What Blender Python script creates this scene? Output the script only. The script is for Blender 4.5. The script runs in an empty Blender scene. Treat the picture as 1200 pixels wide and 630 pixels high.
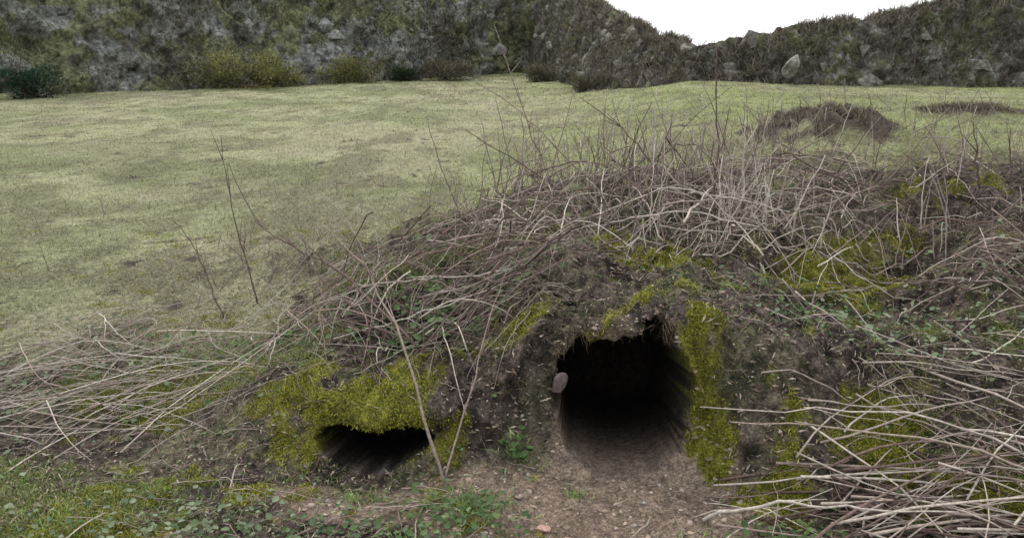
import bpy, math, bmesh, numpy as np
from mathutils import Euler, Vector
rng=np.random.default_rng(7)
# ---------------------------------------------------------------- noise
def _hash(ix,iy,iz,seed):
    n=(ix.astype(np.int64)*374761393+iy.astype(np.int64)*668265263+iz.astype(np.int64)*2147483647%1000003*69069+seed*362437)&0xffffffff
    n=((n^(n>>13))*1274126177)&0xffffffff
    n=((n^(n>>16))*2246822519)&0xffffffff
    return ((n^(n>>15))&0xffffff)/float(0xffffff)
def vnoise(x,y,z=None,seed=0):
    if z is None:
        ix=np.floor(x);iy=np.floor(y);fx=x-ix;fy=y-iy
        fx=fx*fx*(3-2*fx);fy=fy*fy*(3-2*fy);o=np.zeros_like(ix)
        a=_hash(ix,iy,o,seed);b=_hash(ix+1,iy,o,seed);c=_hash(ix,iy+1,o,seed);d=_hash(ix+1,iy+1,o,seed)
        return (a+(b-a)*fx)*(1-fy)+(c+(d-c)*fx)*fy
    ix=np.floor(x);iy=np.floor(y);iz=np.floor(z);fx=x-ix;fy=y-iy;fz=z-iz
    fx=fx*fx*(3-2*fx);fy=fy*fy*(3-2*fy);fz=fz*fz*(3-2*fz)
    def pl(k):
        a=_hash(ix,iy,k,seed);b=_hash(ix+1,iy,k,seed);c=_hash(ix,iy+1,k,seed);d=_hash(ix+1,iy+1,k,seed)
        return (a+(b-a)*fx)*(1-fy)+(c+(d-c)*fx)*fy
    return pl(iz)*(1-fz)+pl(iz+1)*fz
def fbm(x,y,z=None,s=1.0,o=4,seed=0,g=0.5):
    x=np.asarray(x,float);y=np.asarray(y,float)
    r=0;a=1;t=0
    for i in range(o):
        c,sn=math.cos(0.6+i*1.1),math.sin(0.6+i*1.1)
        xr=(x*c-y*sn)*s+i*17.3;yr=(x*sn+y*c)*s+i*9.1
        r=r+a*vnoise(xr,yr,None if z is None else z*s+i*5.7,seed+i*13);t+=a
        a*=g;s*=2.03
    return r/t-0.5
def sm(a,b,x):
    t=np.clip((x-a)/(b-a),0,1);return t*t*(3-2*t)
def gauss(x,y,cx,cy,rx,ry):
    return np.exp(-(((x-cx)/rx)**2+((y-cy)/ry)**2))
# ---------------------------------------------------------------- terrain
XA=[-6,-4,-2,-1.2,-.7,-.15,.3,1,2.5,6,12]
def mound(x,y):
    A=np.interp(x,XA,[0,.0,.03,.09,.16,.30,.44,.46,.47,.48,.48])
    F=np.interp(x,[-4,-1.6,-.9,-.6,-.36,-.1,.12,.28,.5,.8,1.5,3],[0,.02,.05,.10,.16,.21,.34,.40,.36,.22,.18,.18])
    yb=np.interp(x,[-4,-1.2,-.6,-.1,.28,.5,.7,1.1,1.6,3],[2.1,1.85,1.76,1.78,1.74,1.66,1.45,1.25,1.1,.9])
    w=np.interp(x,[-4,-1.2,-.6,-.36,.28,.5,.8,1.5,3],[.9,.5,.28,.2,.22,.3,.5,.8,1.])
    yb=yb+.05*fbm(x,y,s=4,seed=31)
    F=np.minimum(F,A)
    t=(y-yb)/w
    face=F*sm(0,1,t)
    u=np.clip((y-yb-w*.7)/(3.3-yb-w*.7),0,1)
    rise=(A-F)*u**.8
    m=face+rise
    plate=.46*sm(-.9,2.3,x-(y-3.5)*.13)
    k=sm(3.1,6.0,y)
    return m*(1-k)+plate*k, face, k
def H(x,y,detail=True):
    x=np.asarray(x,float);y=np.asarray(y,float)
    m,f,k=mound(x,y)
    z=m+.5*np.clip((y-12)/18,0,1)**1.3
    near=sm(.02,.2,m)*(1-sm(4,7,y))
    up=near*sm(1.95,2.4,y)
    z=z+fbm(x,y,s=.8,seed=3,o=3)*(.12)*sm(2.2,5,y)
    z=z+fbm(x,y,s=2.6,seed=6,o=2)*.21*up
    z=z+fbm(x,y,s=3,seed=5,o=3)*(.04+.09*near)
    b=np.abs(fbm(x,y,s=6,seed=15,o=3));z=z+(.12-b)*.20*up
    if detail:
        z=z+fbm(x,y,s=14,seed=9,o=5,g=.58)*(.028+.06*near)*(1-.6*sm(6,15,y))
    z=z-.035*gauss(x,y,.22,1.45,.18,.35)-.03*gauss(x,y,-.36,1.70,.2,.1)
    hp=np.exp(-np.abs((x-2.35)/.50)**2.2-np.abs((y-6.1)/.45)**2.4)
    z=z+hp*(.16+.6*fbm(x,y,s=3.0,seed=18,o=5))
    z=z+.06*gauss(x,y,4.9,7.9,1.1,.3)*(.6+1.4*(fbm(x,y,s=3,seed=19)+.5))
    return z
def axis(segs):
    out=[]
    for a,b,n,geo in segs:
        if geo: v=a*(b/a)**(np.arange(n)/n)
        else: v=a+(b-a)*np.arange(n)/n
        out.append(v)
    out.append([segs[-1][1]]);return np.concatenate(out)
xp=axis([(0,.9,170,0),(.9,2.2,130,0),(2.2,20,150,1),(20,400,24,1)])
xs=np.concatenate([-xp[::-1][:-1],xp])
ys=axis([(-6,.8,24,0),(.8,1.5,70,0),(1.5,2.3,170,0),(2.3,4.2,210,0),(4.2,34,230,1),(34,500,24,1)])
X,Y=np.meshgrid(xs,ys)
Z=H(X,Y)
M,FZ,K=mound(X,Y)
near=(Y>1.4)&(Y<2.6)&(np.abs(X)<1.6)
Yd=np.zeros_like(Y)
fx,fz=X[near],Z[near]
Yd[near]=(fbm(fx,fz,s=7,seed=21,o=5,g=.6)*.16)*sm(.02,.1,FZ[near])
Yd-= .08*np.exp(-((M-.41)/.06)**2)*np.exp(-((X-.28)/.24)**2)*near
Yd-= .09*np.exp(-((M-.125)/.04)**2)*np.exp(-((X+.36)/.2)**2)*near
# burrow tunnels pushed into the face of the bank
wob=fbm(X,M*1.5,s=9,seed=44,o=5,g=.6)*.6
q1=(np.abs(X-.285-.10*(M-.18))/.178)**2.1+(np.abs(M-.178)/.182)**2.3+wob*sm(.0,.06,M)
lowf=sm(.09,.0,M)
p1=sm(0,.13,1-q1)*(1-lowf)+sm(0,.8,1-q1)*lowf
p1=p1*(Y<2.25)*(Y>1.5)*(M>.001)
q2=(np.abs(X+.36)/.155)**2+(np.abs(M-.045)/.044)**2+wob*.9*(M>.012)
p2=sm(0,.18,1-q2)*(Y<2.1)*(Y>1.55)*(M>.001)
GX=X+p1*.06; GY=Y+Yd+p1*.80+p2*.42; GZ=Z-p1*.22-p2*.13
GX=GX+p1*.05*fbm(X,M,s=20,seed=8)
tunnel=np.clip(p1+p2,0,1)
# ---------------------------------------------------------------- cover masks (world space)
def patches(x,y,L):
    r=0
    for cx,cy,rx,ry,a in L: r=np.maximum(r,a*gauss(x,y,cx,cy,rx,ry))
    return r
MOSS=[(-.42,1.93,.24,.11,1.4),(-.60,2.02,.16,.11,.95),(-.16,1.84,.05,.10,.9),(.03,2.0,.07,.09,.75),(.50,1.78,.055,.10,1.0),(.49,1.95,.05,.07,.85),(.52,2.1,.07,.08,.65),
 (.46,2.45,.14,.20,.85),(.62,2.25,.10,.12,.7),(1.10,2.45,.24,.17,1.35),(1.28,2.65,.14,.12,1.0),(.88,1.64,.16,.12,1.0),(1.02,1.52,.15,.08,.95),(.62,1.60,.08,.12,.95),(-1.05,2.15,.3,.2,.7),
 (-.95,1.55,.35,.16,.65),(-.6,1.62,.14,.08,.5),(.55,1.38,.12,.08,.6),(-.1,1.5,.05,.08,.4),(.30,2.05,.2,.05,.4),(.9,3.1,.2,.12,.6),(.1,2.9,.2,.1,.4),(1.9,3.2,.3,.15,.5)]
def masks(x,y):
    n=fbm(x,y,s=11,seed=61,o=5,g=.6)
    n2=fbm(x,y,s=2.2,seed=67,o=4)
    moss=sm(.34,.78,patches(x,y,MOSS)+n*2.4)
    m,_,k=mound(x,y)
    dirt=patches(x,y,[(.24,1.55,.30,.32,1.8),(.30,1.25,.34,.28,1.5),(-.36,1.62,.30,.12,1.1),(-.08,1.6,.17,.22,1.1),(1.75,2.5,.4,.25,.55),(-.7,1.45,.25,.08,.7)])
    dirt=sm(.35,.7,dirt+n*.9)
    edge=np.interp(x,[-6,-2.4,-1.6,-1.0,-.4,.2,1.2,2.4,6],[1.9,2.2,2.45,2.8,3.15,3.8,4.3,4.2,4.2])
    grass=sm(-.6,.7,y-edge+n2*2.8+n*1.8)
    fg=np.clip(sm(.0,.25,patches(x,y,[(-1.2,1.5,.6,.25,1.0),(-.5,1.3,.5,.15,.5),(-1.0,2.3,.5,.35,.75),(-.5,2.7,.5,.35,.65),(1.3,2.1,.5,.3,.45)])-.35+n*1.2)*.8,0,1)
    return moss*(1-.8*sm(.9,1.5,patches(x,y,[(.24,1.55,.26,.3,1.8)]))),dirt,grass,fg
HEAP=lambda x,y: np.maximum(gauss(x,y,2.35,5.92,.58,.42),.70*gauss(x,y,4.9,7.8,1.1,.3))
def ground_col(x,y,z=None):
    moss,dirt,grass,fg=masks(x,y)
    a=fbm(x,y,s=45,seed=71,o=4,g=.6)+.5; b=fbm(x,y,s=6,seed=73,o=4)+.5; c=fbm(x,y,s=.7,seed=79,o=4)+.5; d=fbm(x,y*.6,s=2.6,seed=83,o=5,g=.6)+.5; h=fbm(x,y*.5,s=.6,seed=87,o=5,g=.6)+.5
    def lerp(p,q,t): return np.array(p)*(1-t[...,None])+np.array(q)*t[...,None]
    lit=lerp((.022,.016,.013),(.22,.17,.14),np.clip(a*2.0-.5,0,1)**1.4)
    lit=lit*(.5+.9*b)[...,None]
    gl=sm(.45,.65,b)[...,None]*.4
    lit=lit*(1-gl)+gl*lerp((.04,.05,.02),(.18,.19,.08),np.clip(a*1.6-.3,0,1))
    drt=lerp((.15,.105,.077),(.38,.29,.22),np.clip(.8*a+.5*b-.15,0,1))
    ms=lerp((.055,.058,.01),(.30,.29,.04),np.clip(a*1.6-.3,0,1))
    g=lerp((.18,.20,.085),(.40,.39,.23),np.clip(sm(.35,.62,c)*.45+(b-.35)*.9+.10,0,1))*(.7+.6*a)[...,None]
    gr=sm(-1.6,1.2,x-(y-4)*.05+ (b-.5)*1.5)[...,None]*.6
    g=g*(1-gr)+gr*lerp((.12,.155,.045),(.31,.34,.115),np.clip(a*.6+b*.5,0,1))
    st_=(sm(.46,.62,h)*.4)[...,None]; g=g*(1-st_)+st_*lerp((.22,.195,.13),(.42,.38,.27),np.clip(.6*a+.6*b-.1,0,1))   # straw-coloured areas
    pt=(sm(.51,.60,d)*.6)[...,None]
    g=g*(1-pt)+pt*lerp((.08,.085,.04),(.22,.195,.12),a)
    f=lerp((.09,.10,.03),(.27,.28,.09),np.clip(a*1.5-.25,0,1))
    col=lit
    for w_,c_ in ((fg,f),(dirt,drt),(grass,g),(moss*(1-.5*grass),ms)):
        col=col*(1-w_[...,None])+c_*w_[...,None]
    hk=sm(.35,.6,HEAP(x,y)+(b-.5)*1.8)[...,None]
    col=col*(1-hk)+hk*lerp((.022,.017,.013),(.14,.11,.08),a)
    return col
GC=ground_col(X,Y)
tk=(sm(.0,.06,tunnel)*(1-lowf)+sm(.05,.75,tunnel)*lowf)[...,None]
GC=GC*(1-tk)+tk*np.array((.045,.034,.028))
tk2=sm(.02,.3,p2)[...,None];GC=GC*(1-tk2)+tk2*np.array((.03,.023,.019))  # painted shade: small burrow's interior coloured darker so its floor looks unlit
# ---------------------------------------------------------------- mesh helpers
def make_mesh(name,verts,faces,cols,mat,smooth=False):
    verts=np.ascontiguousarray(verts,dtype=np.float32).reshape(-1,3)
    me=bpy.data.meshes.new(name)
    fl=faces if isinstance(faces,list) else [faces]
    fl=[np.asarray(f,dtype=np.int32) for f in fl if len(f)]
    loops=np.concatenate([f.ravel() for f in fl])
    sizes=np.concatenate([np.full(len(f),f.shape[1],dtype=np.int32) for f in fl])
    starts=np.concatenate([[0],np.cumsum(sizes)[:-1]]).astype(np.int32)
    me.vertices.add(len(verts));me.vertices.foreach_set("co",verts.ravel())
    me.loops.add(len(loops));me.loops.foreach_set("vertex_index",loops)
    me.polygons.add(len(sizes));me.polygons.foreach_set("loop_start",starts)
    me.polygons.foreach_set("loop_total",sizes)
    me.polygons.foreach_set("use_smooth",np.full(len(sizes),smooth))
    c=np.ones((len(verts),4),dtype=np.float32);c[:,:3]=np.clip(cols,0,1)
    at=me.color_attributes.new("Col",'FLOAT_COLOR','POINT')
    at.data.foreach_set("color",c.ravel())
    me.update();me.validate()
    ob=bpy.data.objects.new(name,me);bpy.context.scene.collection.objects.link(ob)
    me.materials.append(mat);return ob
def material(name,rough=.9,nscale=150,namt=.5,bscale=120,bump=.4,bdist=.01,big=None,trans=0,spec=.2):
    m=bpy.data.materials.new(name);m.use_nodes=True
    nt=m.node_tree;N=nt.nodes;L=nt.links;b=N["Principled BSDF"]
    b.inputs["Roughness"].default_value=rough
    b.inputs["Specular IOR Level"].default_value=spec
    at=N.new("ShaderNodeAttribute");at.attribute_name="Col"
    tc=N.new("ShaderNodeTexCoord")
    out=at.outputs["Color"]
    for sc_,am_ in ([(nscale,namt)] if namt else [])+([big] if big else []):
        n2=N.new("ShaderNodeTexNoise");n2.inputs["Scale"].default_value=sc_;n2.inputs["Detail"].default_value=5;n2.inputs["Roughness"].default_value=.72
        L.new(tc.outputs["Object"],n2.inputs["Vector"])
        m2=N.new("ShaderNodeMapRange");m2.inputs["From Min"].default_value=.36;m2.inputs["From Max"].default_value=.64
        m2.inputs["To Min"].default_value=1-am_;m2.inputs["To Max"].default_value=1+am_
        L.new(n2.outputs["Fac"],m2.inputs["Value"])
        v2=N.new("ShaderNodeVectorMath");v2.operation='SCALE'
        L.new(out,v2.inputs[0]);L.new(m2.outputs["Result"],v2.inputs["Scale"]);out=v2.outputs[0]
    L.new(out,b.inputs["Base Color"])
    if bump:
        nb=N.new("ShaderNodeTexNoise");nb.inputs["Scale"].default_value=bscale;nb.inputs["Detail"].default_value=6;nb.inputs["Roughness"].default_value=.7
        L.new(tc.outputs["Object"],nb.inputs["Vector"])
        bp=N.new("ShaderNodeBump");bp.inputs["Strength"].default_value=bump;bp.inputs["Distance"].default_value=bdist
        L.new(nb.outputs["Fac"],bp.inputs["Height"]);L.new(bp.outputs["Normal"],b.inputs["Normal"])
    if trans:
        tr=N.new("ShaderNodeBsdfTranslucent");L.new(out,tr.inputs["Color"])
        mx=N.new("ShaderNodeMixShader");mx.inputs[0].default_value=trans
        L.new(b.outputs[0],mx.inputs[1]);L.new(tr.outputs[0],mx.inputs[2])
        L.new(mx.outputs[0],N["Material Output"].inputs["Surface"])
    return m
m_ground=material("ground_soil_moss",nscale=150,namt=.55,bscale=70,bump=1,bdist=.03,big=(45,.4))
m_veg=material("blades",namt=0,bump=0,trans=.25,rough=.7)
m_stem=material("dead_stem",nscale=90,namt=.35,bump=0,rough=.8)
m_rock=material("rock",nscale=12,namt=.4,bscale=14,bump=.8,bdist=.05,big=(3,.3))
m_peb=material("pebble",nscale=120,namt=.3,bscale=90,bump=.5,bdist=.003)
m_hill=material("hill_cover",nscale=9,namt=.6,bscale=7,bump=1,bdist=.16,big=(2.5,.4))
ny,nx=X.shape
idx=np.arange(ny*nx).reshape(ny,nx)
gf=np.stack([idx[:-1,:-1],idx[:-1,1:],idx[1:,1:],idx[1:,:-1]],-1).reshape(-1,4)
GP=np.stack([GX,GY,GZ],-1)
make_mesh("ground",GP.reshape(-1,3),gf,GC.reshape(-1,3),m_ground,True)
# ---------------------------------------------------------------- surface sampler
e1=GP[:-1,1:]-GP[:-1,:-1];e2=GP[1:,:-1]-GP[:-1,:-1]
NR=np.cross(e1,e2);AR=np.linalg.norm(NR,axis=-1);NR=NR/np.maximum(AR,1e-12)[...,None]
CX=(X[:-1,:-1]+X[1:,1:])/2;CY=(Y[:-1,:-1]+Y[1:,1:])/2;CT=np.maximum(tunnel[:-1,:-1],tunnel[1:,1:])
INV=(np.abs(CX)<.85*CY+.7)&(CY>.9)&(CY<34)&(CT<.02)
CM=masks(CX,CY)
def sample(n,dens):
    w=(AR*dens*INV).ravel();c=np.cumsum(w);c/=c[-1]
    k=np.searchsorted(c,rng.random(n));i,j=np.divmod(k,nx-1)
    a=rng.random((n,1));b=rng.random((n,1))
    p=(GP[i,j]*(1-a)+GP[i,j+1]*a)*(1-b)+(GP[i+1,j]*(1-a)+GP[i+1,j+1]*a)*b
    return p,NR[i,j]
def rcol(n,stops,jit=.2):
    stops=np.array(stops);t=rng.random(n)*(len(stops)-1);i=np.minimum(t.astype(int),len(stops)-2);f=(t-i)[:,None]
    c=stops[i]*(1-f)+stops[i+1]*f
    return c*(1+jit*(rng.random((n,1))*2-1))
def blades(p,nrm,h,w,col,lean=.6,up=.6,rootdark=.55):
    n=len(p)
    d=nrm*(1-up)+np.array([0,0,1])*up+rng.normal(0,lean,(n,3))*np.array([1,1,.35])
    d/=np.linalg.norm(d,axis=1,keepdims=True)
    a=rng.random(n)*6.283;s=np.stack([np.cos(a),np.sin(a),np.zeros(n)],1)*(w/2)[:,None]
    bend=rng.normal(0,.35,(n,3))*np.array([1,1,.2])*h[:,None]
    base=p-d*.003
    mid=p+d*(h*.55)[:,None]+bend*.25
    tip=p+d*h[:,None]+bend+np.array([0,0,-.15])*h[:,None]
    V=np.stack([base-s,base+s,mid+s*.7,mid-s*.7,tip],1).reshape(-1,3)
    o=np.arange(n)[:,None]*5
    q=o+np.array([0,1,2,3]);t=o+np.array([3,2,4])
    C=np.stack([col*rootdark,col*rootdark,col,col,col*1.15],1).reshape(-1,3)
    return V,q,t,C
def merge(parts):
    V=[];Q=[];T=[];C=[];o=0
    for v,q,t,c in parts:
        V.append(v);Q.append(q+o);T.append(t+o);C.append(c);o+=len(v)
    return np.concatenate(V),[np.concatenate(Q),np.concatenate(T)],np.concatenate(C)
moss_m,dirt_m,grass_m,fg_m=CM
heap_m=HEAP(CX,CY)
g=[]
p,nn=sample(150000,grass_m*(1-moss_m)*(1-sm(.3,.5,heap_m))*np.where(CY>1.9,1,0)/np.maximum(CY,2.6)**1.7)
dist=np.maximum(p[:,1],2.5)
gc=ground_col(p[:,0],p[:,1])*(.85+.5*rng.random((len(p),1)))
st=rng.random(len(p))<.22
gc[st]=rcol(st.sum(),[(.32,.30,.19),(.42,.39,.28)])
hh=(.010+.020*rng.random(len(p)))*(1+.04*dist);ww=(.0022+.0008*dist)
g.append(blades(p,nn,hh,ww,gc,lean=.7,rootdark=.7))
tn=np.clip(fbm(CX,CY,s=.9,seed=95,o=3)*4+.1,0,1)
p,nn=sample(4200,grass_m*(CY>2.6)*(CY<24)*(tn+.10)/CY**1.4)
k=20;pp=np.repeat(p,k,0)+rng.normal(0,.03,(len(p)*k,3))*np.array([1,1,.1])*np.repeat(.6+.13*p[:,1:2],k,0);n2=np.repeat(nn,k,0)
pp[:,2]=H(pp[:,0],pp[:,1])
tc_=np.repeat(rcol(len(p),[(.07,.08,.035),(.16,.18,.075),(.32,.29,.18),(.13,.11,.07)]),k,0)*(.8+.4*rng.random((len(pp),1)))
g.append(blades(pp,n2,(.02+.04*rng.random(len(pp)))*np.repeat(rng.uniform(.5,1.5,len(p)),k),.002+.0007*pp[:,1],tc_,lean=.45))
grn=np.clip(fbm(CX,CY,s=5,seed=91,o=4)*3-.1,0,1)
p,nn=sample(85000,(1-grass_m)*(1-dirt_m*.98)*(fg_m*2.6+grn+.08)*(CY<5)/np.maximum(CY,1.6))
g.append(blades(p,nn,.006+.022*rng.random(len(p))**1.5,np.full(len(p),.0024),rcol(len(p),[(.07,.10,.03),(.15,.19,.055),(.26,.29,.10),(.38,.34,.22)]),lean=.9,up=.4))
p,nn=sample(6000,sm(.3,.55,heap_m)*(CY<9)*np.clip(fbm(CX,CY,s=4,seed=96)*6+.4,0,1))
g.append(blades(p,nn,.02+.07*rng.random(len(p)),np.full(len(p),.006),rcol(len(p),[(.04,.03,.025),(.13,.10,.08),(.26,.22,.16),(.15,.16,.07)]),lean=.9,up=.5))
V,F,C=merge(g);make_mesh("grass",V,F,C,m_veg)
p,nn=sample(80000,moss_m*(CY<4.5)/np.maximum(CY,1.6)**1.2)
mc=rcol(len(p),[(.12,.125,.018),(.29,.285,.038),(.43,.41,.075)])*(.45+1.2*(fbm(p[:,0],p[:,1],p[:,2],s=26,seed=4)+.5))[:,None]
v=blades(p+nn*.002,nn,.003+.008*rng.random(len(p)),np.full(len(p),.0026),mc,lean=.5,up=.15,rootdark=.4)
V,F,C=merge([v]);make_mesh("moss",V,F,C,m_veg)
def tuft(cx,cy,n,r,h,stops):
    a=rng.normal(0,r,(n,2))*[1.5,1]+[cx,cy];z=H(a[:,0],a[:,1])
    P=np.column_stack([a,z]);out=np.column_stack([(a-[cx,cy])/r*.35,np.ones(n)])
    return blades(P,out,h*(.4+.7*rng.random(n)),np.full(n,.003),rcol(n,stops),lean=.4,up=.2)
BR=[(.08,.15,.03),(.18,.29,.065),(.33,.42,.14)]
for (cx,cy,n,r,h) in [(-.10,1.60,260,.03,.04),(-.37,1.66,130,.025,.03),(.02,1.80,60,.015,.06),(.42,1.40,200,.04,.03),(-.80,1.62,160,.04,.025),(.16,1.66,40,.01,.03),(-1.0,1.50,200,.05,.025),(-.2,1.46,150,.04,.03),(.62,1.36,200,.05,.03),(-.6,1.38,150,.05,.03),(-1.25,1.7,200,.06,.025)]:
    V,F,C=merge([tuft(cx,cy,n,r,h,BR)]);make_mesh("grass_tuft",V,F,C,m_veg)
# ---------------------------------------------------------------- tubes (stems)
def tubes(P,R,col,S=5):
    n,k,_=P.shape
    T=np.gradient(P,axis=1);T/=np.maximum(np.linalg.norm(T,axis=2,keepdims=True),1e-9)
    P=np.concatenate([P[:,:1],P,P[:,-1:]],1);R=np.concatenate([R[:,:1]*.01,R,R[:,-1:]*.01],1);T=np.concatenate([T[:,:1],T,T[:,-1:]],1)
    k+=2
    vert=np.abs(T[:,:,2]).mean(1)>.75
    ref=np.where(vert[:,None],np.array([.95,.3,0.]),np.array([0.,0,1]))[:,None,:]
    a=np.cross(T,ref);a/=np.maximum(np.linalg.norm(a,axis=2,keepdims=True),1e-9);b=np.cross(T,a)
    th=np.arange(S)/S*6.2832
    ring=a[:,:,None]*np.cos(th)[None,None,:,None]+b[:,:,None]*np.sin(th)[None,None,:,None]
    V=P[:,:,None]+ring*R[:,:,None,None]
    o=(np.arange(n)*k*S)[:,None,None];i=(np.arange(k-1)*S)[None,:,None];j=np.arange(S)[None,None,:];j2=(j+1)%S
    Q=np.stack([o+i+j,o+i+j2,o+i+S+j2,o+i+S+j],-1).reshape(-1,4)
    C=np.repeat(col[:,None],k*S,1).reshape(-1,3)
    return V.reshape(-1,3),Q,np.zeros((0,3),int),C
PALE=[(.52,.46,.39),(.36,.30,.25),(.23,.18,.15)]
MIX=[(.44,.39,.32),(.25,.19,.155),(.12,.08,.065),(.38,.33,.27)]
DARK=[(.16,.11,.09),(.07,.045,.038)]
def lying(n,x0,x1,y0,y1,az,saz,l0,l1,r0,r1,stops,lift=.05,K=8,S_=5,curv=.30,archf=.8):
    nc=max(3,n//9);ccx=rng.uniform(x0,x1,nc);ccy=rng.uniform(y0,y1,nc);cza=rng.normal(az,saz*.8,nc);ci=rng.integers(0,nc,n)
    u=rng.random(n)<.5
    cx=np.where(u,ccx[ci]+rng.normal(0,.12,n),rng.uniform(x0,x1,n));cy=np.where(u,ccy[ci]+rng.normal(0,.07,n),rng.uniform(y0,y1,n))
    A=np.radians(np.where(u,cza[ci]+rng.normal(0,18,n),rng.normal(az,saz,n)));L=rng.uniform(l0,l1,n)
    t=np.linspace(-.5,.5,K)[None,:]
    cv=rng.normal(0,curv,n)[:,None]*(t**2-.1)*L[:,None]
    x=cx[:,None]+np.cos(A)[:,None]*t*L[:,None]-np.sin(A)[:,None]*cv
    y=cy[:,None]+np.sin(A)[:,None]*t*L[:,None]+np.cos(A)[:,None]*cv
    x+=np.cumsum(rng.normal(0,.0032,(n,K)),1);y+=np.cumsum(rng.normal(0,.0032,(n,K)),1)
    # nothing may lie across the mouths of the burrows
    ok=~(((x>.06)&(x<.50)&(y>1.66)&(y<2.06))|((x>-.58)&(x<-.16)&(y>1.70)&(y<1.90))).any(1)
    x=x[ok];y=y[ok];L=L[ok];n=len(x)
    h=H(x,y,False)
    z0=h[:,:1];z1=h[:,-1:]
    lin=z0+(z1-z0)*(t+.5)
    up=rng.random((n,1))**2*lift
    tilt=rng.normal(0,.5,(n,1))*lift*(t*2)
    arch=np.abs(rng.normal(0,.5,(n,1)))*lift*(1-4*t*t)*archf
    wl=np.clip(L*1.6,.3,.85)[:,None]         # long stems stay stiff, short ones follow the ground
    z=np.maximum(wl*lin+(1-wl)*h+up+tilt+arch+np.cumsum(rng.normal(0,.003,(n,K)),1),h+.004)
    r=rng.uniform(r0,r1,n)[:,None]*np.linspace(1,.45,K)[None,:]
    return tubes(np.stack([x,y,z],-1),r,rcol(n,stops),S_)
def upright(n,x0,x1,y0,y1,l0,l1,r0,r1,stops,leanx=0,lean=.3,K=8,br=2,pts=None):
    nc=max(3,n//6);ccx=rng.uniform(x0,x1,nc);ccy=rng.uniform(y0,y1,nc);ci=rng.integers(0,nc,n)
    u=rng.random(n)<.55
    cx=np.where(u,ccx[ci]+rng.normal(0,.06,n),rng.uniform(x0,x1,n));cy=np.where(u,ccy[ci]+rng.normal(0,.07,n),rng.uniform(y0,y1,n))
    L=l0+(l1-l0)*rng.random(n)**1.4;t=np.linspace(0,1,K)[None,:]
    dx=rng.normal(leanx,lean,n)[:,None];dy=rng.normal(0,lean,n)[:,None]
    bx=rng.normal(0,.10,n)[:,None];by=rng.normal(0,.10,n)[:,None]
    x=cx[:,None]+(dx*t+bx*t*t)*L[:,None]+np.cumsum(rng.normal(0,.010,(n,K)),1)*L[:,None]
    y=cy[:,None]+(dy*t+by*t*t)*L[:,None]
    z=H(cx,cy)[:,None]-.01+L[:,None]*t*(1-.10*t)
    P=np.stack([x,y,z],-1);col=rcol(n,stops)
    R=rng.uniform(r0,r1,n)[:,None]*np.linspace(1,.45,K)[None,:]
    out=[tubes(P,R,col)]
    for b in range(br):
        k=rng.integers(2,K-2,n);st=P[np.arange(n),k];bl=L*rng.uniform(.12,.35,n)
        d=rng.normal(0,.6,(n,3));d[:,2]=np.abs(d[:,2])*.6+.45;d/=np.linalg.norm(d,axis=1,keepdims=True)
        tt=np.linspace(0,1,4)[None,:,None]
        Q=st[:,None]+d[:,None]*tt*bl[:,None,None]+np.array([0,0,.25])*tt**2*bl[:,None,None]
        out.append(tubes(Q,(R[np.arange(n),k]*.6)[:,None]*np.linspace(1,.35,4)[None],col,4))
    return out
make=lambda nm,parts: (lambda r: make_mesh(nm,r[0],r[1],r[2],m_stem,True))(merge(parts))
S=[lying(80,-1.75,-.95,2.0,2.5,22,30,.2,.6,.0013,.003,PALE,.06),lying(100,-1.6,-.45,2.3,3.0,32,35,.1,.4,.001,.002,PALE,.05),
   lying(30,-1.9,-1.1,1.85,2.2,8,18,.25,.6,.0013,.0028,PALE,.05),lying(140,-1.7,-.6,2.0,2.8,10,70,.06,.25,.0008,.0016,MIX,.03)]
make("dead_stem_pile",S)
S=[lying(100,-.75,.05,2.1,3.0,15,55,.1,.42,.0012,.003,MIX,.08,curv=.15),lying(45,-.6,.1,2.0,2.6,-35,35,.15,.45,.0016,.0034,MIX,.10,curv=.15),
   lying(80,-.6,.1,2.1,2.9,160,35,.15,.45,.0018,.004,DARK,.14,curv=.12,archf=.2),lying(180,-.8,.3,2.0,3.1,0,80,.06,.2,.0008,.0016,MIX,.04)]
make("dead_stem_pile",S)
S=[lying(120,-.15,1.35,2.65,3.8,0,60,.15,.55,.0018,.0042,MIX,.16,curv=.12,archf=.2),lying(80,-.15,1.25,2.6,3.5,0,65,.12,.5,.0018,.0040,PALE,.14,curv=.12,archf=.2),lying(70,.1,1.1,2.4,3.0,75,40,.12,.4,.0014,.0032,PALE,.10,curv=.15),
   lying(100,-.2,1.5,2.7,4.0,20,55,.15,.5,.0018,.0042,DARK,.18,curv=.12,archf=.2)]
make("dead_stem_pile",S)
S=[lying(140,1.0,2.9,2.2,4.0,0,60,.12,.5,.0014,.0034,MIX,.10,curv=.13,archf=.3),lying(50,.8,1.8,1.8,2.4,-10,45,.15,.45,.0014,.003,PALE,.07,curv=.15,archf=.3),lying(90,1.1,2.9,2.2,3.8,20,60,.12,.5,.0014,.0034,DARK,.10,curv=.13,archf=.3),lying(40,1.2,3.0,2.6,4.0,10,60,.15,.5,.0016,.0034,PALE,.12,curv=.13,archf=.2)]
make("dead_stem_pile",S)
S=[lying(90,.85,1.5,1.26,1.52,-14,16,.3,.75,.0018,.0042,PALE,.05,curv=.2),lying(42,.9,1.35,1.15,1.42,30,18,.25,.5,.002,.0044,PALE,.06,curv=.2),
   lying(34,.62,1.15,1.5,1.78,-8,20,.2,.5,.0014,.003,PALE,.04),lying(70,.85,1.4,1.25,1.55,-15,30,.25,.6,.0018,.004,DARK,.05),lying(80,.8,1.4,1.2,1.7,-5,60,.08,.25,.001,.002,MIX,.04)]
make("dead_stem_pile",S)
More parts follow.
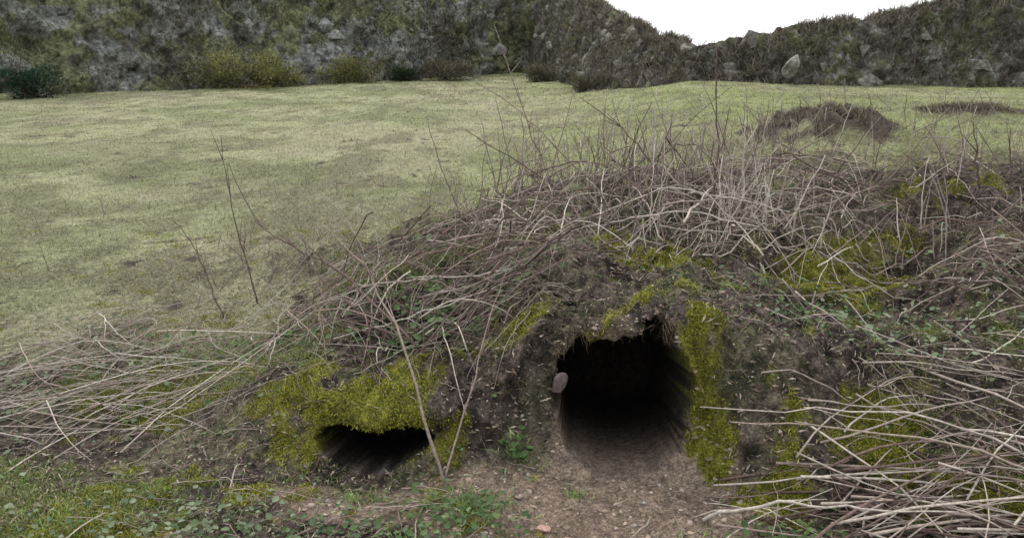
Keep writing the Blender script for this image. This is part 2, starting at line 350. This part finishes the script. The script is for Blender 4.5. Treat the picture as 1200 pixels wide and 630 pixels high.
S=[lying(60,-1.1,.6,1.3,1.75,10,50,.05,.26,.0011,.0026,MIX,.02),lying(1700,-1.6,2.8,1.75,4.1,0,80,.03,.14,.0006,.0014,MIX,.03,6,4),
   lying(230,-1.1,1.0,1.25,1.75,0,80,.02,.08,.0006,.0016,MIX,.012,6,4)]
make("fallen_twigs",S)
UP=[(.38,.33,.285),(.24,.19,.165),(.12,.085,.075),(.34,.29,.25)]
S=[]
S+=upright(150,-.15,1.15,2.7,3.9,.10,.36,.0020,.0038,UP,lean=.34,br=1)
S+=upright(130,-.10,1.2,3.1,4.4,.2,.55,.0021,.0040,UP,lean=.22,br=2)
S+=upright(60,.50,1.05,2.6,3.2,.15,.42,.0018,.0034,PALE,lean=.2,br=1)
S+=upright(70,-1.3,0,2.3,3.8,.08,.3,.0014,.0028,UP,lean=.3,br=1)
S+=upright(150,1.1,3.8,2.5,5.5,.1,.38,.0018,.0036,UP,lean=.3,br=1)
S+=upright(170,-3,-.3,3.2,7.5,.05,.2,.0012,.0026,UP,lean=.25)
S+=upright(110,1.7,3.2,5.4,6.8,.06,.26,.002,.0038,UP+DARK,lean=.6)
S+=upright(70,3.8,6.0,7.3,8.4,.08,.3,.0025,.0045,UP+DARK,lean=.4)
S+=upright(60,-1.0,.9,2.0,2.7,.04,.16,.0010,.002,UP,lean=.4)
make("upright_dead_stems",S)
# fine roots hanging from the undercut lip of the burrow
n=70;rx=rng.uniform(.13,.46,n);t=np.linspace(0,1,6)[None,:];rl=rng.uniform(.015,.07,n)[:,None]
zt=.355-((rx-.30)/.18)**2*.05+rng.normal(0,.012,n)
P=np.stack([rx[:,None]+rng.normal(0,.015,(n,1))*t+np.cumsum(rng.normal(0,.002,(n,6)),1),1.90+rng.normal(0,.02,(n,1))-.01*t,zt[:,None]+.01-rl*t],-1)
make("hanging_roots",[tubes(P,np.full((n,6),.0008)*np.linspace(1,.4,6)[None],rcol(n,[(.20,.15,.12),(.08,.055,.045)]),4)])
def cane(pts,r,col,nm="bramble_cane",twigs=3):
    pts=np.array(pts,float);K=16
    s=np.concatenate([[0],np.cumsum(np.linalg.norm(np.diff(pts,axis=0),axis=1))]);t=np.linspace(0,s[-1],K)
    P=np.stack([np.interp(t,s,pts[:,i]) for i in range(3)],1)
    P[1:-1]=(P[:-2]+2*P[1:-1]+P[2:])/4
    P[1:-1]+=rng.normal(0,.003,(K-2,3))
    P[1:-1]+=.012*s[-1]*(np.cumsum(rng.normal(0,.35,(K-2,3)),0))*np.sin(np.linspace(0,3.14,K))[1:-1,None]
    col=np.array([col]);parts=[tubes(P[None],(r*np.linspace(1,.35,K)*(1+rng.normal(0,.08,K)))[None],col,7)]
    for i in range(twigs):
        k=rng.integers(4,K-2);d=P[k+1]-P[k];d/=np.linalg.norm(d);d=d+rng.normal(0,.45,3);d/=np.linalg.norm(d)
        q=P[k]+d*np.linspace(0,1,5)[:,None]*rng.uniform(.04,.14)
        parts.append(tubes(q[None],(r*.5*np.linspace(1,.4,5))[None],col,5))
    make(nm,parts)
def G(x,y,dz=0): return (x,y,float(H(np.array([x]),np.array([y]),False)[0])+dz)
dk=(.11,.075,.06);pl=(.40,.35,.30);md=(.22,.17,.14)
cane([G(-.16,1.68,.0),(-.27,1.86,.24),(-.45,2.2,.42),(-.60,2.4,.50)],.0045,md)
cane([G(-.17,1.70,.01),(-.08,1.95,.25),(.0,2.25,.42)],.003,md)
cane([G(-.28,2.1,.02),(-.60,2.5,.34),(-.95,2.8,.44),(-1.08,2.95,.62)],.0045,dk,twigs=5)
cane([G(-1.0,2.9,.0),(-1.05,2.92,.35),(-1.10,2.95,.72)],.0036,dk,twigs=4)
cane([G(-1.1,2.8,.0),(-1.2,2.85,.3),(-1.30,2.9,.42)],.0034,dk,twigs=3)
cane([G(-.35,2.2,.0),(-.55,2.35,.30),(-.72,2.5,.40)],.004,dk,twigs=3)
cane([G(-.15,2.3,.0),(-.2,2.32,.30),(-.28,2.35,.42)],.0035,dk,twigs=3)
cane([G(.92,3.3,.0),(.86,3.3,.75),(.84,3.3,1.05)],.005,dk,twigs=3)
cane([G(.75,3.2,.0),(.45,3.3,.72),(.30,3.4,.84)],.0045,dk,twigs=3)
cane([G(.2,3.6,.0),(.05,3.6,.75),(-.08,3.65,1.15)],.0045,md,twigs=4)
cane([G(.35,3.5,.0),(.0,3.5,.8),(-.2,3.5,.93)],.004,md,twigs=3)
cane([G(.25,3.3,.0),(-.05,3.3,.62),(-.2,3.3,.72)],.004,dk,twigs=3)
cane([G(1.95,3.2,.0),(1.88,3.2,.76)],.0048,dk,twigs=2)
cane([G(2.15,3.3,.0),(2.1,3.3,.72)],.0042,dk,twigs=2)
cane([G(.85,2.9,.0),(.88,2.9,.55),(.86,2.9,.80)],.005,pl,twigs=2)
cane([G(.78,2.9,.0),(.75,2.9,.6),(.80,2.9,.84)],.0042,dk,twigs=2)
cane([G(.0,2.4,.03),(-.25,2.35,.32),(-.5,2.4,.30)],.0035,pl,twigs=3)
cane([G(-.55,2.25,.02),(-.25,2.2,.29),(.05,2.3,.36)],.003,pl,twigs=3)
cane([G(.35,2.85,.03),(.6,2.6,.52),(.8,2.45,.48)],.0045,pl,twigs=2)
cane([G(.3,2.9,.05),(.55,2.7,.58),(.95,2.6,.50)],.004,pl,twigs=3)
cane([G(1.35,1.45,.04),(.9,1.58,.24),(.45,1.70,.20)],.0035,pl,twigs=2)
cane([G(1.4,1.35,.03),(.9,1.5,.22),(.5,1.62,.20)],.004,(.3,.24,.19),twigs=2)
cane([G(.42,1.5,.03),(.6,1.47,.10),(.9,1.38,.12)],.004,pl,twigs=2)
# ---------------------------------------------------------------- litter flakes, crumbs, pebbles
p,nn=sample(44000,(1-grass_m*.95)*(1-.6*moss_m)*(1-.85*dirt_m)*(CY<4.6)/np.maximum(CY,1.5))
n=len(p);a=rng.random(n)*6.283;d=np.stack([np.cos(a),np.sin(a),rng.normal(0,.35,n)],1);d-=nn*(d*nn).sum(1,keepdims=True)*.6
s=np.cross(d,nn);L=(.003+.015*rng.random(n)**2)[:,None];W=(.001+.002*rng.random(n))[:,None]
c=p+nn*.004
V=np.stack([c-d*L-s*W*.4,c-d*L*.2+s*W+nn*.002,c+d*L,c-d*L*.1-s*W+nn*.001],1).reshape(-1,3)
F=np.arange(n*4).reshape(-1,4)
make_mesh("leaf_litter",V,F,np.repeat(rcol(n,[(.03,.02,.017),(.09,.06,.048),(.17,.125,.10),(.38,.32,.25)]),4,0),m_stem)
bm=bmesh.new();bmesh.ops.create_icosphere(bm,subdivisions=1,radius=1);bm.verts.ensure_lookup_table()
IV=np.array([v.co[:] for v in bm.verts]);IF=np.array([[v.index for v in f.verts] for f in bm.faces]);bm.free()
def lumps(p,size,cols,flat=.6,jit=.3):
    n=len(p);sc=size[:,None,None]*(1+rng.normal(0,jit,(n,12,1)))*np.concatenate([rng.uniform(.6,1.3,(n,1,2)),np.full((n,1,1),flat)],2)
    a=rng.random(n)*6.283;ca,sa=np.cos(a)[:,None],np.sin(a)[:,None]
    v=IV[None]*sc;x=v[...,0]*ca-v[...,1]*sa;y=v[...,0]*sa+v[...,1]*ca
    V=np.stack([x,y,v[...,2]],-1)+p[:,None]
    F=(IF[None]+(np.arange(n)*12)[:,None,None]).reshape(-1,3)
    return V.reshape(-1,3),F,np.repeat(cols,12,0)
p,_=sample(26000,(dirt_m*.6+.5*(1-fg_m)*(1-moss_m)*(1-dirt_m))*(CY<3.6)*(1-grass_m)/np.maximum(CY,1.5))
dm=sm(.3,.7,masks(p[:,0],p[:,1])[1])[:,None]
cc=rcol(len(p),[(.03,.021,.017),(.08,.058,.045),(.19,.145,.11)])*(1-dm)+dm*rcol(len(p),[(.16,.115,.083),(.25,.19,.145),(.36,.28,.215)])
V,F,C=lumps(p,.0012+.007*rng.random(len(p))**3,cc);make_mesh("soil_crumbs",V,F,C,m_peb,False)
p,_=sample(200,dirt_m*(CY<2)*(CY>1.2))
V,F,C=lumps(p,.003+.007*rng.random(len(p))**2,rcol(len(p),[(.26,.20,.17),(.38,.29,.25),(.33,.32,.31)]),jit=.15);make_mesh("pebbles",V,F,C,m_peb,True)
def stone(x,y,z,s,col,rot=(0,0,0),nm="stone",seed=0,mat=None,sub=3):
    bm=bmesh.new();bmesh.ops.create_icosphere(bm,subdivisions=sub,radius=1)
    v=np.array([q.co[:] for q in bm.verts]);f=np.array([[q.index for q in ff.verts] for ff in bm.faces]);bm.free()
    r=np.random.default_rng(seed)
    for i in range(9):
        nrm=r.normal(0,1,3);nrm/=np.linalg.norm(nrm);d=r.uniform(.45,.8)
        e=v@nrm-d;v=v-np.where(e>0,e,0)[:,None]*nrm*.92
    v*=1+.25*fbm(v[:,0],v[:,1],v[:,2],s=3,seed=seed)[:,None]
    v*=np.array(s)
    Rm=np.array(Euler(rot).to_matrix());v=v@Rm.T+[x,y,z]
    c=np.tile(col,(len(v),1))*(.8+.6*(fbm(v[:,0],v[:,1],v[:,2],s=2/max(s),seed=seed+3)+.5))[:,None]
    return make_mesh(nm,v,f,c,mat or m_peb,False)
a=G(.165,1.47);stone(a[0],a[1],a[2]+.006,(.04,.028,.022),(.42,.31,.27),seed=3)
a=G(.07,1.53);stone(a[0],a[1],a[2]+.002,(.022,.016,.01),(.36,.22,.18),seed=5)
a=G(.12,1.50);stone(a[0],a[1],a[2]+.002,(.016,.012,.01),(.33,.22,.18),seed=6)
stone(.122,1.90,.172,(.026,.012,.036),(.12,.095,.09),rot=(.2,.45,.6),seed=8)
a=G(.80,1.52);stone(a[0],a[1],a[2]+.0,(.04,.03,.016),(.26,.21,.19),seed=9)
# ---------------------------------------------------------------- leafy plants
def leaves(n,cx,cy,rx,ry,size,stops,hmax=.04):
    x=rng.normal(cx,rx,n);y=rng.normal(cy,ry,n)
    ok=~(((x>.05)&(x<.48)&(y>1.50)&(y<2.04))|((x>-.56)&(x<-.18)&(y>1.74)&(y<1.88)));x=x[ok];y=y[ok];n=len(x)
    z=H(x,y)+.004+rng.random(n)*hmax
    a=rng.random(n)*6.283;el=rng.normal(.2,.35,n)
    d=np.stack([np.cos(a)*np.cos(el),np.sin(a)*np.cos(el),np.sin(el)],1)
    s=np.stack([-np.sin(a),np.cos(a),rng.normal(0,.25,n)],1);up=np.cross(d,s)
    L=(size*(.5+.9*rng.random(n)))[:,None];W=L*.42;p=np.stack([x,y,z],1)
    V=np.stack([p-d*L*.1,p+d*L*.25+s*W,p+d*L*.65+s*W*.85,p+d*L*1.05-up*L*.15,p+d*L*.65-s*W*.85,p+d*L*.25-s*W,p+d*L*.45-up*L*.10],1)
    o=np.arange(n)[:,None]*7
    Q=np.concatenate([o+np.array([0,1,6,5]),o+np.array([1,2,3,6]),o+np.array([5,6,3,4])])
    return V.reshape(-1,3),Q,np.zeros((0,3),int),np.repeat(rcol(n,stops),7,0)
LG=[(.04,.075,.025),(.08,.13,.045),(.15,.20,.09)]
LGY=[(.065,.10,.05),(.15,.19,.11),(.24,.28,.18)]
def plant(*parts): V,F,C=merge(parts);make_mesh("ground_ivy",V,F,C,m_veg)
plant(leaves(320,-.30,2.45,.16,.12,.020,LG),leaves(160,-.1,2.3,.1,.08,.018,LG),leaves(260,-.8,2.35,.25,.15,.016,LG),leaves(120,-.25,2.2,.08,.05,.022,LG,.06))
plant(leaves(170,-.12,1.55,.07,.05,.014,LG,.035),leaves(300,-.75,1.46,.25,.07,.014,LGY,.025),leaves(200,-.4,1.42,.2,.06,.014,LG,.025),leaves(60,-.05,1.42,.08,.04,.014,LGY,.02))
plant(leaves(320,1.15,2.05,.2,.14,.014,LGY,.05),leaves(200,.85,2.2,.12,.1,.014,LG,.03),leaves(200,1.5,2.5,.25,.15,.014,LGY,.04),leaves(120,.75,1.35,.12,.06,.016,LG,.03))
plant(leaves(30,.02,1.80,.02,.015,.022,LG,.03),leaves(120,.62,1.42,.07,.05,.015,LG,.03),leaves(420,-1.35,2.25,.25,.2,.016,LGY,.03))
plant(leaves(260,.5,3.1,.4,.25,.018,LG,.08),leaves(1800,.2,2.4,1.0,.5,.010,LG,.02),leaves(900,-.5,1.7,.8,.3,.008,LGY,.012))
# ---------------------------------------------------------------- hillside (left) and stone bank (right)
def sweep(name,base,height,depth,nu,nv,mat,colf,disp,over=0):
    base=np.array(base,float);s=np.concatenate([[0],np.cumsum(np.linalg.norm(np.diff(base[:,:2],axis=0),axis=1))])
    u=np.linspace(0,s[-1],nu);bx=np.interp(u,s,base[:,0]);by=np.interp(u,s,base[:,1]);bz=np.interp(u,s,base[:,2])
    hh=np.interp(u,s,height);dd=np.interp(u,s,depth)
    tx=np.gradient(bx);ty=np.gradient(by)
    ksz=max(3,nu//25)|1;ker=np.ones(ksz)/ksz
    pad=lambda a:np.convolve(np.pad(a,ksz//2,mode='edge'),ker,'valid')
    tx=pad(tx);ty=pad(ty);l=np.hypot(tx,ty);nxv,nyv=-ty/l,tx/l
    v=np.linspace(0,1,nv)
    U,Vv=np.meshgrid(np.arange(nu),v)
    pr,pz=over(Vv)
    Xh=bx[U]+nxv[U]*pr*dd[U];Yh=by[U]+nyv[U]*pr*dd[U];Zh=bz[U]-.45+(hh[U]+.3)*pz
    D=disp(Xh,Yh,Zh,Vv)
    Xh=Xh-nxv[U]*D*.8;Yh=Yh-nyv[U]*D*.8;Zh=Zh+D*.55*sm(.1,.4,Vv)
    P=np.stack([Xh,Yh,Zh],-1)
    idx=np.arange(nu*nv).reshape(nv,nu)
    f=np.stack([idx[:-1,:-1],idx[:-1,1:],idx[1:,1:],idx[1:,:-1]],-1).reshape(-1,4)
    C=colf(Xh,Yh,Zh,D)
    make_mesh(name,P.reshape(-1,3),f,C.reshape(-1,3),mat,True)
    return P
def hdisp(x,y,z,v):
    a=fbm(x,y,z*1.0,s=.35,seed=101,o=3)*2.4
    b=np.abs(fbm(x,y,z*.7,s=1.1,seed=103,o=5));c=fbm(x,y,z,s=5,seed=105,o=3)
    return (a+(.25-b)*2.1+c*.36)*sm(0,.04,v)
def hcol(x,y,z,D):
    n=fbm(x,y+x*.3,z*1.6-x*.35,s=.8,seed=111,o=5)+.5;m=fbm(x,y,z,s=4,seed=113,o=4,g=.6)+.5;q=fbm(x,y,z*.8-x*.3,s=.45,seed=117,o=3)+.5
    e=lambda t:t[...,None]
    rock=np.array((.235,.235,.21))*e(.3+1.3*m);veg=np.array((.16,.165,.085))*e(.35+1.3*m);heath=np.array((.09,.078,.06))*e(.4+1.2*m)
    c=rock;t=sm(.44,.52,n);c=c*(1-e(t))+veg*e(t);t=sm(.50,.60,q*.6+m*.4)*.9;c=c*(1-e(t))+heath*e(t)
    t=sm(.53,.64,m)*.75;c=c*(1-e(t))+np.array((.035,.033,.029))*e(t)
    return c
HP=sweep("hillside",[(-60,4,.1),(-25,13,.1),(-12.6,19,.2),(-8.3,23,.3),(-3,27,.45),(0,30,.55),(2.6,31.5,.6),(7,34,.6)],
  [14,12,10,9,8,6.2,4.6,1.6],[9,8,7,6.5,6,5,4,4],1000,150,m_hill,hcol,hdisp,over=lambda v:(v**1.15,v))
def bdisp(x,y,z,v):
    b=np.abs(fbm(x,y,z*1.3,s=1.8,seed=203,o=4));c=fbm(x,y,z,s=6,seed=205,o=3)
    return ((.2-b)*.9+c*.32+fbm(x,y,z,s=.5,seed=207,o=2)*.6)
def bcol(x,y,z,D):
    n=fbm(x,y,z,s=2.2,seed=211,o=5)+.5;m=fbm(x,y,z,s=9,seed=213,o=3)+.5;e=lambda t:t[...,None]
    c=np.array((.10,.086,.07))*e(.3+1.4*m);t=sm(.5,.6,n);c=c*(1-e(t))+np.array((.15,.15,.08))*e(t*(.4+1.2*m))
    t=sm(.57,.65,m);c=c*(1-e(t))+np.array((.21,.20,.18))*e(t)
    return c
def bprof(v):
    r=np.interp(v,[0,.45,.6,.8,1],[0,.42,.6,.8,1.0]);z=np.interp(v,[0,.45,.6,.8,1],[0,.86,1,.9,0]);return r,z
BP=sweep("stone_bank",[(.6,31,.6),(1.2,27,.6),(2.1,19.5,.55),(3.2,17,.55),(5,15.6,.55),(7,15.2,.5),(10,15,.45),(16,14,.4),(30,10,.3)],
  [3.2,2.6,1.42,.80,1.12,1.5,2.1,2.4,2.6],[1.9]*9,900,90,m_hill,bcol,bdisp,over=bprof)
def rocks(name,P,n,s0,s1,cols,vlo,vhi,flat=1.2):
    nv,nu,_=P.shape;i=rng.integers(int(nv*vlo),int(nv*vhi),n);j=rng.integers(0,nu,n);p=P[i,j]+[0,.06,0]
    ok=(np.abs(p[:,0])<.8*p[:,1]+1);p=p[ok];n=len(p)
    V,F,C=lumps(p,s0+(s1-s0)*rng.random(n)**2.5,rcol(n,cols,.3),flat=flat,jit=.28)
    make_mesh(name,V,F,C,m_rock,False)
rocks("bank_stones",BP,800,.04,.18,[(.07,.06,.05),(.14,.13,.11),(.22,.21,.18)],.02,.5)
rocks("hillside_rocks",HP,500,.08,.34,[(.10,.10,.09),(.16,.16,.14),(.22,.22,.20)],.01,.5,flat=.7)
def surf_blades(P,n,h0,h1,w,stops,vlo,vhi,lean,up=.6,noise=None):
    nv,nu,_=P.shape;i=rng.integers(int(nv*vlo),int(nv*vhi)-1,n);j=rng.integers(0,nu-1,n)
    a=rng.random((n,1));p=P[i,j]*(1-a)+P[i+1,j+1]*a
    ok=(np.abs(p[:,0])<.8*p[:,1]+1)
    if noise is not None: ok&=(fbm(p[:,0],p[:,1],p[:,2]-p[:,0]*.3,s=noise[0],seed=noise[1],o=3)>noise[2])
    p=p[ok];n=len(p);nr=np.tile([0,-.8,.5],(n,1))
    return blades(p,nr,rng.uniform(h0,h1,n),np.full(n,w),rcol(n,stops,.35),lean=lean,up=up)
V,F,C=merge([surf_blades(HP,140000,.06,.26,.026,[(.05,.052,.03),(.13,.135,.07),(.24,.235,.14),(.27,.25,.18)],0,.6,.8,noise=(.8,300,-.06)),
  surf_blades(HP,50000,.05,.22,.04,[(.035,.036,.024),(.09,.09,.05)],0,.6,.9,noise=(.6,301,.01))])
make_mesh("hillside_scrub",V,F,C,m_veg)
V,F,C=merge([surf_blades(BP,90000,.06,.26,.018,[(.055,.044,.035),(.15,.125,.10),(.27,.23,.18),(.14,.15,.07)],0,.75,.75,noise=(1.5,302,-.10)),
  surf_blades(BP,9000,.2,.42,.012,[(.12,.10,.08),(.30,.25,.21)],.1,.6,.7)])
make_mesh("bank_dry_grass",V,F,C,m_veg)
def bush(name,cx,cy,w,d,h,stops,n=5000,ls=.09,lw=.03):
    cz=float(H(np.array([cx]),np.array([cy]))[0])
    k=9;c=np.column_stack([rng.uniform(-.5,.5,k)*w*.8+cx,rng.uniform(-.4,.4,k)*d+cy,cz+rng.uniform(.15,.65,k)*h]);r=rng.uniform(.2,.42,k)*min(w,h*1.6)
    b=rng.integers(0,k,n);dr=rng.normal(0,1,(n,3));dr/=np.linalg.norm(dr,axis=1,keepdims=True)
    rad=r[b]*rng.uniform(.45,1.05,n);p=c[b]+dr*rad[:,None]*np.array([1.2,1,.85]);p[:,2]=np.maximum(p[:,2],cz)
    col=rcol(n,stops,.35)*(.6+.6*rng.random(k))[b][:,None]
    parts=[blades(p,dr,rng.uniform(.5,1.3,n)*ls,np.full(n,lw),col,lean=.4,up=.3,rootdark=.5)]
    t=30;e=p[rng.integers(0,n,t)];s0=np.column_stack([rng.normal(cx,w*.1,t),rng.normal(cy,d*.1,t),np.full(t,cz)])
    tt=np.linspace(0,1,5)[None,:,None];parts.append(tubes(s0[:,None]*(1-tt)+e[:,None]*tt,np.full((t,5),.012),rcol(t,DARK),4))
    V,F,C=merge(parts);make_mesh(name,V,F,C,m_veg)
GO=[(.11,.11,.04),(.24,.23,.075),(.34,.32,.12)]
bush("gorse_bush",-7.6,22.1,2.6,1.2,1.0,GO);bush("gorse_bush",-6.5,22.8,1.6,1,.6,GO,3000)
bush("gorse_bush",-4.9,24.5,2.0,1.2,.9,GO,4000)
bush("evergreen_bush",-11.2,18.6,1.1,.8,.75,[(.02,.045,.03),(.05,.10,.055)],3500,.08,.035)
bush("evergreen_bush",-3.4,26,.9,.7,.5,[(.03,.05,.02),(.07,.11,.04)],2000)
bush("bracken_clump",-2.2,26,2,1,.8,[(.12,.10,.07),(.22,.19,.12)],3500)
bush("bracken_clump",-12.6,18,1.6,.8,.5,[(.16,.10,.08),(.2,.14,.1)],2000)
bush("bracken_clump",1.0,25.5,1.4,1.2,.6,[(.10,.09,.06),(.2,.18,.11)],3000)
bush("bracken_clump",1.9,20,.9,1.2,.45,[(.10,.09,.06),(.2,.18,.11)],3000,.07,.02)
stone(5.35,15.30,.90,(.18,.14,.26),(.17,.16,.14),rot=(.1,.35,.2),nm="bank_boulder",seed=31,mat=m_rock)
stone(-11.6,22.4,3.0,(.9,.6,.3),(.05,.05,.055),rot=(0,.05,.1),nm="overhanging_rock",seed=37,mat=m_rock)
# ---------------------------------------------------------------- light, world, camera
sc=bpy.context.scene
w=bpy.data.worlds.new("World");sc.world=w;w.use_nodes=True;nt=w.node_tree;bg=nt.nodes["Background"]
sky=nt.nodes.new("ShaderNodeTexSky");sky.sky_type='NISHITA';sky.sun_disc=False
EL,AZ=math.radians(48),math.radians(-35)
sky.sun_elevation=EL;sky.sun_rotation=AZ;sky.dust_density=4;sky.air_density=1
mx=nt.nodes.new("ShaderNodeMixRGB");mx.inputs[0].default_value=.75;mx.inputs[2].default_value=(12.4,12.8,13.2,1)   # bright cloud layer over the clear sky
nt.links.new(sky.outputs[0],mx.inputs[1]);nt.links.new(mx.outputs[0],bg.inputs["Color"]);bg.inputs["Strength"].default_value=.15
sl=bpy.data.lights.new("sun","SUN");sl.energy=1.5;sl.angle=math.radians(12);sl.color=(1,.96,.91)
so=bpy.data.objects.new("sun",sl);sc.collection.objects.link(so)
dv=Vector((math.sin(AZ)*math.cos(EL),math.cos(AZ)*math.cos(EL),math.sin(EL)))
so.rotation_euler=dv.to_track_quat('Z','Y').to_euler()
cam=bpy.data.cameras.new("camera");co=bpy.data.objects.new("camera",cam);sc.collection.objects.link(co)
co.location=(0,0,1.0);co.rotation_euler=(math.radians(90-15.1),0,0)
cam.sensor_width=36;cam.lens=36*906/1200;cam.clip_end=1500;cam.clip_start=.05
sc.camera=co
sc.view_settings.view_transform='Standard';sc.view_settings.look='None';sc.view_settings.exposure=0
